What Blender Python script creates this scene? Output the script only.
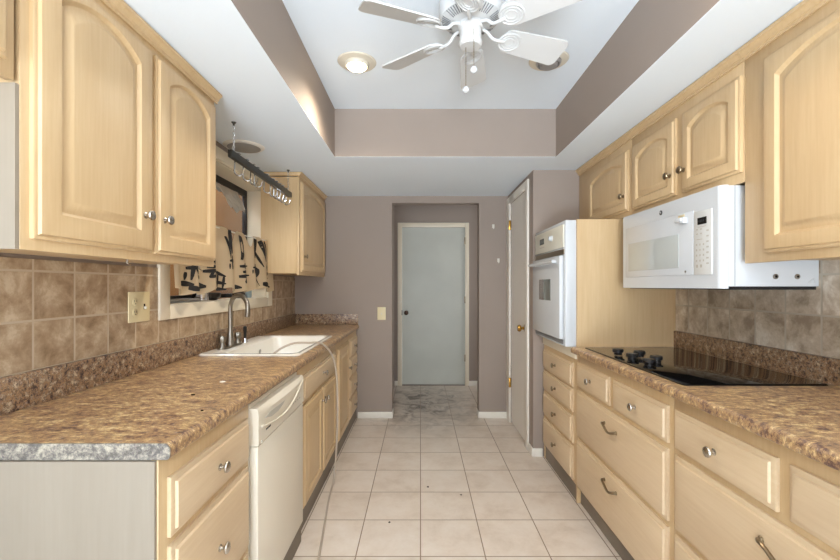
import bpy, bmesh, math, random
from mathutils import Vector, Matrix
random.seed(7)
PI = math.pi
S = bpy.context.scene
for o in list(bpy.data.objects): bpy.data.objects.remove(o)
COL = S.collection

def lin(c):
    return tuple((v/12.92 if v <= .04045 else ((v+.055)/1.055)**2.4) for v in [x/255 for x in c]) + (1,)

# ------------------------------------------------------------ camera
F, HZ, H = 415.0, 286.0, 1.30
cam = bpy.data.cameras.new('camera'); cam_o = bpy.data.objects.new('camera', cam); COL.objects.link(cam_o)
cam_o.location = (0, 0, H); cam_o.rotation_euler = (PI/2, 0, 0)
cam.sensor_width = 36; cam.lens = 36*F/840; cam.shift_y = (HZ-280)/840; cam.shift_x = -.5/840
cam.clip_start = .05
S.camera = cam_o
# ------------------------------------------------------------ view + world + lights
S.view_settings.view_transform = 'Standard'; S.view_settings.look = 'None'
S.view_settings.gamma = 1; S.view_settings.use_curve_mapping = False
S.view_settings.exposure = 0.66
w = bpy.data.worlds.new('world'); S.world = w; w.use_nodes = True
w.node_tree.nodes['Background'].inputs[0].default_value = (.75, .86, 1, 1)
w.node_tree.nodes['Background'].inputs[1].default_value = 1.0

def area(name, loc, rot, sx, sy, power, col, spread=PI):
    l = bpy.data.lights.new(name, 'AREA'); l.shape = 'RECTANGLE'; l.size = sx; l.size_y = sy
    l.energy = power; l.color = col; l.spread = spread
    o = bpy.data.objects.new(name, l); o.location = loc; o.rotation_euler = rot; COL.objects.link(o); return o
# area light for unseen daylight entering behind the camera
area('daylight_behind', (-.35, -4.85, 1.35), (PI/2, 0, 0), 1.7, 2.1, 22, (.95, .97, 1.0))
# unseen upward fill added near the floor to brighten the ceilings
area('floor_uplight_fill', (-.42, -3.3, .06), (PI, 0, 0), 1.6, 2.8, 300, (.72, .86, 1.0))
# unseen overhead fill added behind the camera for even light
area('rear_overhead_fill', (.1, -2.4, 2.15), (0, 0, 0), 1.0, 1.0, 14, (.95, .95, 1.0))
# unseen fill added behind the camera, tilted up at the ceilings
area('tilted_ceiling_fill', (.1, -1.2, 1.45), (PI/2+math.radians(52), 0, 0), .6, .6, 25, (.95, .97, 1.0), math.radians(130))
# unseen soft light at the right end of the hallway
area('hall_light', (1.60, 4.85, 1.5), (0, PI/2, 0), 1.4, .8, 5.0, (1, .97, .94))
# sky light outside the sink window
area('window_daylight', (-1.72, 2.9, 2.55), (0, 0, 0), .4, 1.6, 22, (.9, .95, 1.0))

# ------------------------------------------------------------ materials
def newmat(name):
    m = bpy.data.materials.new(name); m.use_nodes = True
    nt = m.node_tree; b = nt.nodes['Principled BSDF']; return m, nt, b
def plain(name, rgb, rough=.5, metal=0, bump=0, bscale=200, spec=.5, trans=0, coat=0, var=0):
    m, nt, b = newmat(name)
    c = lin(rgb); b.inputs['Base Color'].default_value = c
    b.inputs['Roughness'].default_value = rough; b.inputs['Metallic'].default_value = metal
    b.inputs['Specular IOR Level'].default_value = spec
    b.inputs['Transmission Weight'].default_value = trans
    b.inputs['Coat Weight'].default_value = coat
    L = nt.links
    tc = nt.nodes.new('ShaderNodeTexCoord')
    n = nt.nodes.new('ShaderNodeTexNoise'); n.inputs['Scale'].default_value = bscale if bump else 6
    n.inputs['Detail'].default_value = 4
    L.new(tc.outputs['Object'], n.inputs['Vector'])
    if bump:
        bp = nt.nodes.new('ShaderNodeBump'); bp.inputs['Strength'].default_value = bump; bp.inputs['Distance'].default_value = .002
        L.new(n.outputs[0], bp.inputs['Height']); L.new(bp.outputs[0], b.inputs['Normal'])
    if var:
        n2 = nt.nodes.new('ShaderNodeTexNoise'); n2.inputs['Scale'].default_value = 2.5; n2.inputs['Detail'].default_value = 5
        L.new(tc.outputs['Object'], n2.inputs['Vector'])
        r = nt.nodes.new('ShaderNodeValToRGB'); r.color_ramp.elements[0].position = .35; r.color_ramp.elements[1].position = .7
        r.color_ramp.elements[0].color = tuple(v*(1-var) for v in c[:3])+(1,); r.color_ramp.elements[1].color = c
        L.new(n2.outputs[0], r.inputs[0]); L.new(r.outputs[0], b.inputs['Base Color'])
    return m
def ramp(nt, stops):
    r = nt.nodes.new('ShaderNodeValToRGB'); e = r.color_ramp.elements
    e[0].position, e[0].color = stops[0][0], lin(stops[0][1])
    e[1].position, e[1].color = stops[-1][0], lin(stops[-1][1])
    for p, c in stops[1:-1]:
        k = e.new(p); k.color = lin(c)
    return r
def mixc(nt, a, b_, fac, mode='MIX'):
    x = nt.nodes.new('ShaderNodeMix'); x.data_type = 'RGBA'; x.blend_type = mode
    for s, i in ((fac, 0), (a, 6), (b_, 7)):
        if hasattr(s, 'links'): nt.links.new(s, x.inputs[i])
        else: x.inputs[i].default_value = s
    return x.outputs[2]
def mapping(nt, scale, rot=(0,0,0), loc=(0,0,0), src='Object'):
    tc = nt.nodes.new('ShaderNodeTexCoord'); mp = nt.nodes.new('ShaderNodeMapping')
    mp.inputs['Scale'].default_value = scale; mp.inputs['Rotation'].default_value = rot; mp.inputs['Location'].default_value = loc
    nt.links.new(tc.outputs[src], mp.inputs[0]); return mp.outputs[0]
def noise(nt, vec, scale, detail=4, rough=.5, dist=0):
    n = nt.nodes.new('ShaderNodeTexNoise'); n.inputs['Scale'].default_value = scale; n.inputs['Detail'].default_value = detail
    n.inputs['Roughness'].default_value = rough; n.inputs['Distortion'].default_value = dist
    nt.links.new(vec, n.inputs['Vector']); return n.outputs[0]
def wood(name, axis, light, dark, rough=.38):
    m, nt, b = newmat(name)
    sc = {'z': (1, 1, .05), 'y': (1, .05, 1)}[axis]
    v = mapping(nt, sc)
    g = noise(nt, v, 95, 3, .6, .2)
    v2 = mapping(nt, {'z': (1, 1, .22), 'y': (1, .22, 1)}[axis])
    g2 = noise(nt, v2, 7, 5, .55, .8)
    mid = tuple((a+c)/2 for a, c in zip(light, dark))
    r1 = ramp(nt, [(.25, dark), (.5, mid), (.75, light)])
    ad = nt.nodes.new('ShaderNodeMath'); ad.operation = 'MULTIPLY_ADD'; ad.inputs[1].default_value = .45
    hf = nt.nodes.new('ShaderNodeMath'); hf.operation = 'MULTIPLY'; hf.inputs[1].default_value = .55
    nt.links.new(g2, hf.inputs[0]); nt.links.new(g, ad.inputs[0]); nt.links.new(hf.outputs[0], ad.inputs[2])
    nt.links.new(ad.outputs[0], r1.inputs[0])
    nt.links.new(r1.outputs[0], b.inputs['Base Color'])
    b.inputs['Roughness'].default_value = rough
    bp = nt.nodes.new('ShaderNodeBump'); bp.inputs['Strength'].default_value = .06; bp.inputs['Distance'].default_value = .001
    nt.links.new(g, bp.inputs['Height']); nt.links.new(bp.outputs[0], b.inputs['Normal'])
    return m
def laminate(name, stops, stretch=(1,1,1), scale=14, fine=90, speck=.5, rough=.32, rot=0, dark=(70,50,42)):
    m, nt, b = newmat(name)
    v = mapping(nt, stretch, (0, 0, rot))
    n1 = noise(nt, v, scale, 12, .80, .15)
    r1 = ramp(nt, stops); nt.links.new(n1, r1.inputs[0])
    n2 = noise(nt, v, fine, 6, .75, .2)
    r2 = nt.nodes.new('ShaderNodeValToRGB'); r2.color_ramp.elements[0].position = .50; r2.color_ramp.elements[1].position = .64
    nt.links.new(n2, r2.inputs[0])
    mu = nt.nodes.new('ShaderNodeMath'); mu.operation = 'MULTIPLY'; mu.inputs[1].default_value = speck
    nt.links.new(r2.outputs[0], mu.inputs[0])
    c = mixc(nt, r1.outputs[0], lin(dark), mu.outputs[0])
    n3 = noise(nt, v, fine*.6, 4, .7, 0)
    r3 = nt.nodes.new('ShaderNodeValToRGB'); r3.color_ramp.elements[0].position = .60; r3.color_ramp.elements[1].position = .70
    nt.links.new(n3, r3.inputs[0])
    mu3 = nt.nodes.new('ShaderNodeMath'); mu3.operation = 'MULTIPLY'; mu3.inputs[1].default_value = speck*.7
    nt.links.new(r3.outputs[0], mu3.inputs[0])
    c = mixc(nt, c, lin((188,172,160)), mu3.outputs[0])
    nt.links.new(c, b.inputs['Base Color']); b.inputs['Roughness'].default_value = rough
    return m
def tiled(name, plane, size, off, mortar, tile_stops, grout, rough=.35, tscale=9, bump=.35, floor=False, var=.12):
    """square tiles on a plane ('yz' or 'xy'); off = where one grout crossing lies"""
    m, nt, b = newmat(name); L = nt.links
    tc = nt.nodes.new('ShaderNodeTexCoord'); sp = nt.nodes.new('ShaderNodeSeparateXYZ'); L.new(tc.outputs['Object'], sp.inputs[0])
    cb = nt.nodes.new('ShaderNodeCombineXYZ')
    a, c = {'yz': (1, 2), 'xy': (0, 1)}[plane]
    L.new(sp.outputs[a], cb.inputs[0]); L.new(sp.outputs[c], cb.inputs[1])
    mp = nt.nodes.new('ShaderNodeMapping'); L.new(cb.outputs[0], mp.inputs[0]); mp.inputs['Location'].default_value = (-off[0], -off[1], 0)
    br = nt.nodes.new('ShaderNodeTexBrick'); br.offset = 0; br.squash = 1
    br.inputs['Scale'].default_value = 1; br.inputs['Brick Width'].default_value = size; br.inputs['Row Height'].default_value = size
    br.inputs['Mortar Size'].default_value = mortar; br.inputs['Mortar Smooth'].default_value = .25; br.inputs['Bias'].default_value = 0
    br.inputs['Color1'].default_value = (0,0,0,1); br.inputs['Color2'].default_value = (1,1,1,1)
    L.new(mp.outputs[0], br.inputs['Vector'])
    # every tile shifts the marbling
    mx = nt.nodes.new('ShaderNodeVectorMath'); mx.operation = 'MULTIPLY_ADD'
    L.new(br.outputs['Color'], mx.inputs[0]); mx.inputs[1].default_value = (7, 5, 3); L.new(tc.outputs['Object'], mx.inputs[2])
    n = noise(nt, mx.outputs[0], tscale, 9, .68, .25)
    r = ramp(nt, tile_stops); L.new(n, r.inputs[0])
    n2 = noise(nt, mx.outputs[0], tscale*6, 6, .7, .6)
    r2 = nt.nodes.new('ShaderNodeValToRGB'); r2.color_ramp.elements[0].position = .56; r2.color_ramp.elements[1].position = .75
    L.new(n2, r2.inputs[0]); mu = nt.nodes.new('ShaderNodeMath'); mu.operation = 'MULTIPLY'; mu.inputs[1].default_value = .30
    L.new(r2.outputs[0], mu.inputs[0])
    col = mixc(nt, r.outputs[0], lin(tile_stops[0][1]), mu.outputs[0])
    dk = nt.nodes.new('ShaderNodeMath'); dk.operation = 'MULTIPLY'; dk.inputs[1].default_value = var
    L.new(br.outputs['Color'], dk.inputs[0])
    col = mixc(nt, col, lin(tuple(v*.78 for v in tile_stops[0][1])), dk.outputs[0])
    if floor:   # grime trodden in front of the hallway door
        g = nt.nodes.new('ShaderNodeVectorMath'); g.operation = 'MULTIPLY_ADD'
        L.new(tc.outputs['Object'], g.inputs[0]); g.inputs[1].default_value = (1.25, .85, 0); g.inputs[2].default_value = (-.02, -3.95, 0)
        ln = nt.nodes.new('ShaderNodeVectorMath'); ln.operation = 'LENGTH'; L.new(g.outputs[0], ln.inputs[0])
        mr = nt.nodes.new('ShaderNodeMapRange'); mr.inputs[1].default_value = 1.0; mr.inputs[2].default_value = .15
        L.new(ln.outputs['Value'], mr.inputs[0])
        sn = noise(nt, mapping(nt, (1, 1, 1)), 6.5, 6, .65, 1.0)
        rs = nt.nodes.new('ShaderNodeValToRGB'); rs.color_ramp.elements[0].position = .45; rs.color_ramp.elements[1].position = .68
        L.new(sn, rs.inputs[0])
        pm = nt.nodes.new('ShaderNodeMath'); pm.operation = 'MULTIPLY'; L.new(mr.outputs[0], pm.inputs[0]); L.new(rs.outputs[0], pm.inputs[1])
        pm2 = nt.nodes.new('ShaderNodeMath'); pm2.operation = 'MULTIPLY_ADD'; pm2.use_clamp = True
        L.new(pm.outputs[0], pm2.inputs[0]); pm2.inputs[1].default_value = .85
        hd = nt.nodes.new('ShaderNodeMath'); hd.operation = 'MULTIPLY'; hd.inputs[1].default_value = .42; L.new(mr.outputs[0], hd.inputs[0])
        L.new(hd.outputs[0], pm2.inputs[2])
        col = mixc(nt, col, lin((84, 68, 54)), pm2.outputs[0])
    col = mixc(nt, col, lin(grout), br.outputs['Fac'])
    L.new(col, b.inputs['Base Color'])
    b.inputs['Roughness'].default_value = rough
    inv = nt.nodes.new('ShaderNodeMath'); inv.operation = 'MULTIPLY_ADD'; inv.inputs[1].default_value = -1; L.new(br.outputs['Fac'], inv.inputs[0])
    sm = nt.nodes.new('ShaderNodeMath'); sm.operation = 'MULTIPLY_ADD'; sm.inputs[1].default_value = .25; sm.inputs[2].default_value = 1
    L.new(n, sm.inputs[0]); L.new(sm.outputs[0], inv.inputs[2])
    bp = nt.nodes.new('ShaderNodeBump'); bp.inputs['Strength'].default_value = bump; bp.inputs['Distance'].default_value = .003
    L.new(inv.outputs[0], bp.inputs['Height']); L.new(bp.outputs[0], b.inputs['Normal'])
    return m
def emis(name, rgb, s):
    m, nt, b = newmat(name); b.inputs['Emission Color'].default_value = lin(rgb); b.inputs['Emission Strength'].default_value = s
    b.inputs['Base Color'].default_value = lin(rgb); return m

M = {}
M['paint'] = plain('mauve_wall_paint', (160, 147, 137), .75, bump=.18, bscale=160, var=.03)
M['paint_hall'] = M['paint']
M['ceil'] = plain('white_ceiling_paint', (234, 243, 250), .85, bump=.25, bscale=110)
M['woodv'] = wood('light_maple_vertical', 'z', (218, 192, 151), (200, 169, 125))
M['woodh'] = wood('light_maple_horizontal', 'y', (223, 201, 168), (206, 179, 142))
M['woodp'] = wood('daylit_maple_end_panel', 'z', (160, 149, 133), (150, 139, 123), .5)  # maple greyed so its colour carries the daylight on the end panels
M['toe'] = plain('grey_brown_toe_vinyl', (140, 128, 114), .6, var=.3)
M['lam_top'] = laminate('brown_marbled_laminate_top', [(.40, (96,70,62)), (.455, (142,110,88)), (.49, (194,156,104)), (.515, (150,120,98)), (.55, (210,176,122)), (.62, (228,202,154))],
                        (.72, 1.2, 1), 38, 100, .7, .30, .12, (100, 80, 78))
M['lam_up'] = laminate('brown_granite_laminate_upstand', [(.40, (58,44,42)), (.455, (120,94,78)), (.495, (182,144,100)), (.525, (114,94,84)), (.58, (204,182,150))],
                       (1, 1, 1), 34, 100, .9, .35, 0, (44, 36, 36))
M['lam_end'] = laminate('daylit_grey_laminate_end', [(.42, (96,90,84)), (.5, (144,137,126)), (.58, (186,176,156))],
                        (1, 1, 1), 40, 110, .8, .5, 0, (90, 86, 86))  # worktop laminate tinted grey for the cool daylight on its end
TS = [(.36, (146,121,92)), (.46, (172,147,118)), (.54, (188,165,136)), (.64, (212,195,168))]
M['tile_l'] = tiled('travertine_wall_tile_left', 'yz', .159, (1.325, 1.03), .0042, TS, (200,184,160), .4, 10)
M['tile_r'] = tiled('travertine_wall_tile_right_daylit', 'yz', .157, (1.580, 1.03), .0042, [(.36,(158,142,122)),(.46,(188,173,152)),(.54,(204,191,172)),(.64,(226,218,204))], (190,182,166), .4, 10)  # same tile as left, with paler, cooler daylight put into its colours
M['floor'] = tiled('cream_floor_tile', 'xy', .3115, (0, 1.995), .0032, [(.3, (208,192,174)), (.5, (224,211,196)), (.7, (232,222,210))], (142,120,98), .28, 5, .25, True, .10)
M['white'] = plain('white_painted_trim', (236, 232, 222), .45, bump=.04, bscale=90)
M['casing'] = plain('cream_painted_casing', (236, 226, 204), .45, bump=.06, bscale=60)
M['doorp'] = plain('pale_green_grey_door_paint', (202, 205, 195), .5, bump=.05, bscale=60, var=.08)
M['doorw'] = plain('warm_white_door_paint', (238, 234, 226), .5, bump=.05, bscale=60)
M['appl'] = plain('white_enamel', (208, 213, 217), .25, coat=.3)
M['dw'] = plain('off_white_enamel', (234, 226, 208), .28, coat=.2)
M['dwgrey'] = plain('grey_print', (190, 186, 176), .5)
M['applgrey'] = plain('pale_grey_panel', (214, 216, 214), .35)
M['almond'] = plain('almond_control_panel', (216, 214, 200), .35)
M['black'] = plain('black_plastic', (22, 22, 24), .35)
M['gap'] = plain('dark_recess', (34, 30, 28), .7)
M['glassblk'] = plain('black_ceramic_glass', (14, 14, 15), .06, spec=.35)
M['mwin'] = plain('screened_oven_window', (186, 192, 190), .12, coat=.6)
M['owin'] = plain('grey_oven_window', (118, 122, 118), .12, coat=.6)
M['disp'] = plain('black_display', (14, 18, 18), .15)
M['nickel'] = plain('satin_nickel', (196, 190, 180), .26, 1)
M['bronze'] = plain('antique_bronze', (150, 134, 110), .30, 1)
M['brass'] = plain('polished_brass', (190, 148, 74), .25, 1)
M['dkknob'] = plain('dark_bronze', (62, 46, 38), .35, .8)
M['steel'] = plain('brushed_steel', (150, 145, 136), .34, 1)
M['chrome'] = plain('chrome', (222, 224, 228), .08, 1)
M['sink'] = plain('white_sink_enamel', (244, 240, 230), .15, coat=.5)
M['bar'] = plain('dark_grey_steel', (66, 66, 62), .4, .3)
M['ivory'] = plain('ivory_plastic', (226, 212, 170), .4)
M['fan'] = plain('white_fan_enamel', (206, 208, 208), .45)
M['fanvent'] = plain('fan_vent_dark', (128, 130, 132), .7)
M['ring'] = plain('aged_cream_ring', (218, 210, 192), .45)
M['lens'] = plain('grey_lens', (150, 146, 142), .4)
M['bulb'] = emis('lit_bulb', (255, 236, 200), 14)
M['frame'] = plain('dark_aluminium', (62, 62, 64), .35, .7)
M['board'] = plain('orange_brown_board', (170, 112, 44), .6, var=.2)
M['foil'] = plain('crinkled_foil', (206, 206, 200), .5, 0, bump=1, bscale=40)
M['cloth'] = plain('beige_linen', (212, 194, 164), .85, bump=.3, bscale=700)
M['ink'] = plain('black_ink', (26, 24, 24), .8)
M['hose'] = plain('translucent_hose', (186, 172, 156), .3)
M['paper'] = plain('white_paper', (240, 238, 230), .8)
M['crumb'] = plain('dark_crumb', (58, 44, 34), .8)
M['tray'] = plain('grey_tray', (150, 148, 148), .35, .4)
M['darkpot'] = plain('dark_pot', (52, 48, 46), .35)
M['jar'] = plain('pale_blue_jar', (176, 204, 220), .15)
gm, nt, b = newmat('window_glass'); b.inputs['Base Color'].default_value = (.9,.95,.95,1); b.inputs['Transmission Weight'].default_value = 1
b.inputs['Roughness'].default_value = .02; b.inputs['IOR'].default_value = 1.1; M['glass'] = gm

# ------------------------------------------------------------ helpers
def box(bm, x0, x1, y0, y1, z0, z1, bev=0, seg=2):
    x0, x1 = sorted((x0, x1)); y0, y1 = sorted((y0, y1)); z0, z1 = sorted((z0, z1))
    vs = [bm.verts.new(p) for p in ((x0,y0,z0),(x1,y0,z0),(x1,y1,z0),(x0,y1,z0),(x0,y0,z1),(x1,y0,z1),(x1,y1,z1),(x0,y1,z1))]
    fs = [bm.faces.new([vs[i] for i in f]) for f in ((0,3,2,1),(4,5,6,7),(0,1,5,4),(1,2,6,5),(2,3,7,6),(3,0,4,7))]
    if bev:
        es = list({e for f in fs for e in f.edges})
        bmesh.ops.bevel(bm, geom=es, offset=bev, segments=seg, affect='EDGES', profile=.5)
def loft(bm, loops, cap0=True, cap1=True, closed=True):
    R = [[bm.verts.new(p) for p in lp] for lp in loops]
    n = len(R[0])
    for a, c in zip(R, R[1:]):
        for i in range(n if closed else n-1):
            j = (i+1) % n
            try: bm.faces.new((a[i], a[j], c[j], c[i]))
            except ValueError: pass
    if cap0: bm.faces.new(R[0][::-1])
    if cap1: bm.faces.new(R[-1])
def lathe(bm, prof, o, ax=(0,0,1), n=24, cap=True):
    a = Vector(ax).normalized(); t = Vector((1,0,0)) if abs(a.x) < .8 else Vector((0,1,0))
    u = a.cross(t).normalized(); v = a.cross(u); o = Vector(o)
    loft(bm, [[o + a*h + (u*math.cos(2*PI*i/n) + v*math.sin(2*PI*i/n))*max(r, .0002) for i in range(n)] for r, h in prof], cap, cap)
def tube(bm, pts, r, n=10):
    P = [Vector(p) for p in pts]; loops = []
    up = None
    for i, p in enumerate(P):
        d = (P[min(i+1, len(P)-1)] - P[max(i-1, 0)]).normalized()
        if up is None:
            up = Vector((0,0,1)) if abs(d.z) < .9 else Vector((1,0,0))
        s = d.cross(up).normalized(); up = s.cross(d).normalized()
        rr = r[i] if isinstance(r, (list, tuple)) else r
        loops.append([p + (s*math.cos(2*PI*k/n) + up*math.sin(2*PI*k/n))*rr for k in range(n)])
    loft(bm, loops)
def smoothpts(pts, k=6):
    P = [Vector(p) for p in pts]; out = []
    for i in range(len(P)-1):
        a, b_, c, d = P[max(i-1,0)], P[i], P[i+1], P[min(i+2, len(P)-1)]
        for j in range(k):
            t = j/k
            out.append(.5*((2*b_) + (c-a)*t + (2*a-5*b_+4*c-d)*t*t + (3*b_-a-3*c+d)*t**3))
    out.append(P[-1]); return out
ORG = {}
def obj(name, bm, mat, parent=None, smooth=True, label=None):
    bmesh.ops.recalc_face_normals(bm, faces=bm.faces)
    org = ORG.get(parent.name, Vector((0,0,0))) if parent else Vector((0,0,0))
    if parent: bmesh.ops.translate(bm, verts=bm.verts, vec=-org)
    me = bpy.data.meshes.new(name); bm.to_mesh(me); bm.free()
    if mat: me.materials.append(M[mat] if isinstance(mat, str) else mat)
    o = bpy.data.objects.new(name, me); COL.objects.link(o)
    if smooth:
        for p in me.polygons: p.use_smooth = True
        me.set_sharp_from_angle(angle=math.radians(35))
    if parent: o.parent = parent; ORG[o.name] = org
    if label: o['label'] = label
    return o
def thing(name, loc, label, cat, group=None):
    o = bpy.data.objects.new(name, None); COL.objects.link(o); o.empty_display_size = .05
    o.location = loc; ORG[o.name] = Vector(loc); o['label'] = label; o['category'] = cat
    if group: o['group'] = group
    return o
def tag(o, label, cat, group=None, kind=None):
    o['label'] = label; o['category'] = cat
    if group: o['group'] = group
    if kind: o['kind'] = kind
    return o
def recenter(o):
    """put the origin of a one-mesh thing at its base"""
    me = o.data; xs = [v.co for v in me.vertices]
    c = Vector(((min(v.x for v in xs)+max(v.x for v in xs))/2, (min(v.y for v in xs)+max(v.y for v in xs))/2, min(v.z for v in xs)))
    me.transform(Matrix.Translation(-c)); o.location = c; return o
def struct(name, bm, mat, label=None, parent=None):
    o = obj(name, bm, mat, parent)
    if not parent: o['kind'] = 'structure'
    if label: o['label'] = label
    return o
def nb(): return bmesh.new()
def B(*a, **k):
    bm = nb(); box(bm, *a, **k); return bm

# ------------------------------------------------------------ the room shell
XL, XR, YB, YF, ZC, ZT = -1.245, 1.535, 4.087, -5.0, 2.186, 2.516
# floor
struct('floor', B(-1.9, 2.4, YF-.2, 5.6, -.06, 0), 'floor', 'cream square tiles with brown grout')
# left wall with the window opening
WY0, WY1, WZ0, WZ1 = 2.03, 3.35, 1.205, 2.075
bm = nb(); xo = XL-.18
box(bm, xo, XL, YF, WY0, 0, 2.56); box(bm, xo, XL, WY1, YB+.12, 0, 2.56)
box(bm, xo, XL, WY0, WY1, 0, WZ0); box(bm, xo, XL, WY0, WY1, WZ1, 2.56)
struct('wall_left', bm, 'paint')
struct('wall_right', B(XR, XR+.12, YF, 3.17, 0, 2.56), 'paint')
# pantry block: the wall that faces the camera and the wall with the pantry door
PX = .861
struct('wall_pantry_front', B(PX, XR+.12, 3.17, 3.29, 0, 2.56), 'paint')
bm = nb()
box(bm, PX, PX+.12, 3.29, 3.374, 0, 2.56); box(bm, PX, PX+.12, 3.961, YB, 0, 2.56); box(bm, PX, PX+.12, 3.374, 3.961, 2.09, 2.56)
struct('wall_pantry_side', bm, 'paint')
# back wall with the hallway opening
OX0, OX1, OZ = -.281, .576, 2.117
bm = nb()
box(bm, XL-.18, OX0, YB, YB+.12, 0, 2.56); box(bm, OX1, 1.7, YB, YB+.12, 0, 2.56); box(bm, OX0, OX1, YB, YB+.12, OZ, 2.56)
struct('wall_back', bm, 'paint')
# hallway
HY = 5.42
bm = nb()
box(bm, -1.0, -.243, HY, HY+.12, 0, 2.5); box(bm, .585, 2.0, HY, HY+.12, 0, 2.5); box(bm, -.243, .585, HY, HY+.12, 2.07, 2.5)
struct('wall_hallway_back', bm, 'paint')
struct('wall_hallway_left', B(-.46, -.34, YB+.12, HY, 0, 2.5), 'paint')
struct('wall_hallway_right', B(1.75, 1.87, YB+.12, HY, 0, 2.5), 'paint')
struct('ceiling_hallway', B(-.5, 1.9, YB+.12, HY+.12, 2.46, 2.54), 'ceil')
struct('wall_front', B(-1.5, 1.8, YF-.12, YF, 0, 2.56), 'paint')
# ceilings: low soffit around a raised tray
TX0, TX1, TY0, TY1 = -.589, .930, -.9, 2.85
bm = nb()
for a in ((xo, TX0, YF, YB), (TX1, XR+.12, YF, YB), (TX0, TX1, TY1, YB), (TX0, TX1, YF, TY0)):
    box(bm, a[0], a[1], a[2], a[3], ZC, ZC+.002)
struct('ceiling', bm, 'ceil', 'white textured lower ceiling around the raised tray')
struct('ceiling_tray', B(TX0-.1, TX1+.1, TY0-.1, TY1+.1, ZT, ZT+.05), 'ceil', 'white raised tray ceiling above the fan')
bm = nb(); z0 = ZC+.002
box(bm, TX0-.1, TX0, TY0-.1, TY1+.1, z0, ZT); box(bm, TX1, TX1+.1, TY0-.1, TY1+.1, z0, ZT)
box(bm, TX0, TX1, TY1, TY1+.1, z0, ZT); box(bm, TX0, TX1, TY0-.1, TY0, z0, ZT)
struct('wall_tray', bm, 'paint', 'mauve sides of the raised ceiling tray')
# baseboards
BB = .062
def base(name, *a): struct(name, B(*a, 0, BB, bev=.004), 'white')
base('baseboard_back_left', -.618, OX0+.008, YB-.013, YB)
base('baseboard_back_right', OX1-.008, PX-.004, YB-.013, YB)
base('baseboard_pantry', PX-.013, PX, 3.158, 3.284)
base('baseboard_pantry_front', PX, .93, 3.157, 3.17)
base('baseboard_opening_left', OX0, OX0+.008, YB, YB+.132)
base('baseboard_opening_right', OX1-.008, OX1, YB, YB+.132)
base('baseboard_hallway_left', -.34, -.29, HY-.013, HY)
base('baseboard_hallway_right', .632, 1.7, HY-.013, HY)

def raised(bm, side, xf, y0, y1, z0, z1, kind, arch=0, w=.055, wt=None):
    wt = w if wt is None else wt
    """door or drawer front; xf = plane of its back, side=+1 faces +x"""
    N = 16
    def rect(i, d):
        a, b_, c, e = y0+i, y1-i, z0+i, z1-i
        pts = [(a, c), (b_, c), (b_, e)]
        pts += [(b_+(a-b_)*k/N, e) for k in range(1, N)] + [(a, e)]
        return [(xf+side*d, y, z) for y, z in pts]
    def pan(i, d):
        a, b_, c = y0+i, y1-i, z0+i
        e = z1-(i-w)-wt-arch
        hw = (b_-a)/2; yc = (a+b_)/2
        def top(y):
            t = (y-yc)/hw
            return e + arch*(math.sqrt(max(0, 2.2-t*t)) - math.sqrt(1.2))/(math.sqrt(2.2)-math.sqrt(1.2))
        pts = [(a, c), (b_, c), (b_, e)]
        pts += [(b_+(a-b_)*k/N, top(b_+(a-b_)*k/N)) for k in range(1, N)] + [(a, e)]
        return [(xf+side*d, y, z) for y, z in pts]
    if kind == 'drawer':
        L = [rect(0, 0), rect(0, .009), rect(.003, .011), rect(.014, .012), rect(.017, .0185), rect(.020, .0195)]
    else:
        L = [rect(0, 0), rect(0, .009), rect(.003, .011), rect(.010, .011), rect(.013, .0185), rect(.016, .0195),
             pan(w, .0195), pan(w+.003, .0165), pan(w+.009, .0090), pan(w+.015, .0085), pan(w+.034, .0165), pan(w+.037, .0185), pan(w+.042, .0190)]
    loft(bm, L)
def knob(par, side, x, y, z, mat='nickel', s=1.12):
    bm = nb()
    lathe(bm, [(.0095*s, 0), (.0095*s, .002), (.0055*s, .005), (.005*s, .012), (.008*s, .016), (.0145*s, .019), (.0155*s, .0225), (.014*s, .026), (.008*s, .0285), (0, .029)],
          (x, y, z), (side, 0, 0), 20)
    return obj('knob', bm, mat, par)
def pull(par, side, x, y, z, mat='bronze'):
    bm = nb(); pts = []
    L = .062
    for k in range(17):
        t = k/16*2-1
        pts.append((x + side*(.006 + .022*(1-t**4)), y + t*L, z + .010*math.sin(t*PI*1.0) + .004*t))
    tube(bm, pts, [.0045+.0025*abs(k/8-1)**2 + .0016*(1-abs(k/8-1)) for k in range(17)], 10)
    for s in (-1, 1):
        lathe(bm, [(.009, 0), (.009, .003), (.006, .006), (.005, .010)], (x, y+s*L, z+s*.004), (side, 0, 0), 14)
    return obj('handle', bm, mat, par)
def door(par, side, xf, y0, y1, z0, z1, arch=0, kn=None, w=.055, mat='nickel'):
    bm = nb(); raised(bm, side, xf, y0, y1, z0, z1, 'door', {.085: .050, .06: .036}.get(arch, arch), w, {0: None, .085: .030}.get(arch, .042))
    d = obj('door', bm, 'woodv', par)
    if kn: knob(d, side, xf+side*.0195, kn[0], kn[1], mat)
    return d
def drawer(par, side, xf, y0, y1, z0, z1, h='knob', hz=None, mat='nickel'):
    bm = nb(); raised(bm, side, xf, y0, y1, z0, z1, 'drawer')
    d = obj('drawer', bm, 'woodh', par)
    zz = hz or (z0+z1)/2
    if h == 'knob': knob(d, side, xf+side*.0195, (y0+y1)/2, zz, mat)
    elif h == 'pull': pull(d, side, xf+side*.0195, (y0+y1)/2, zz)
    return d

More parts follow.
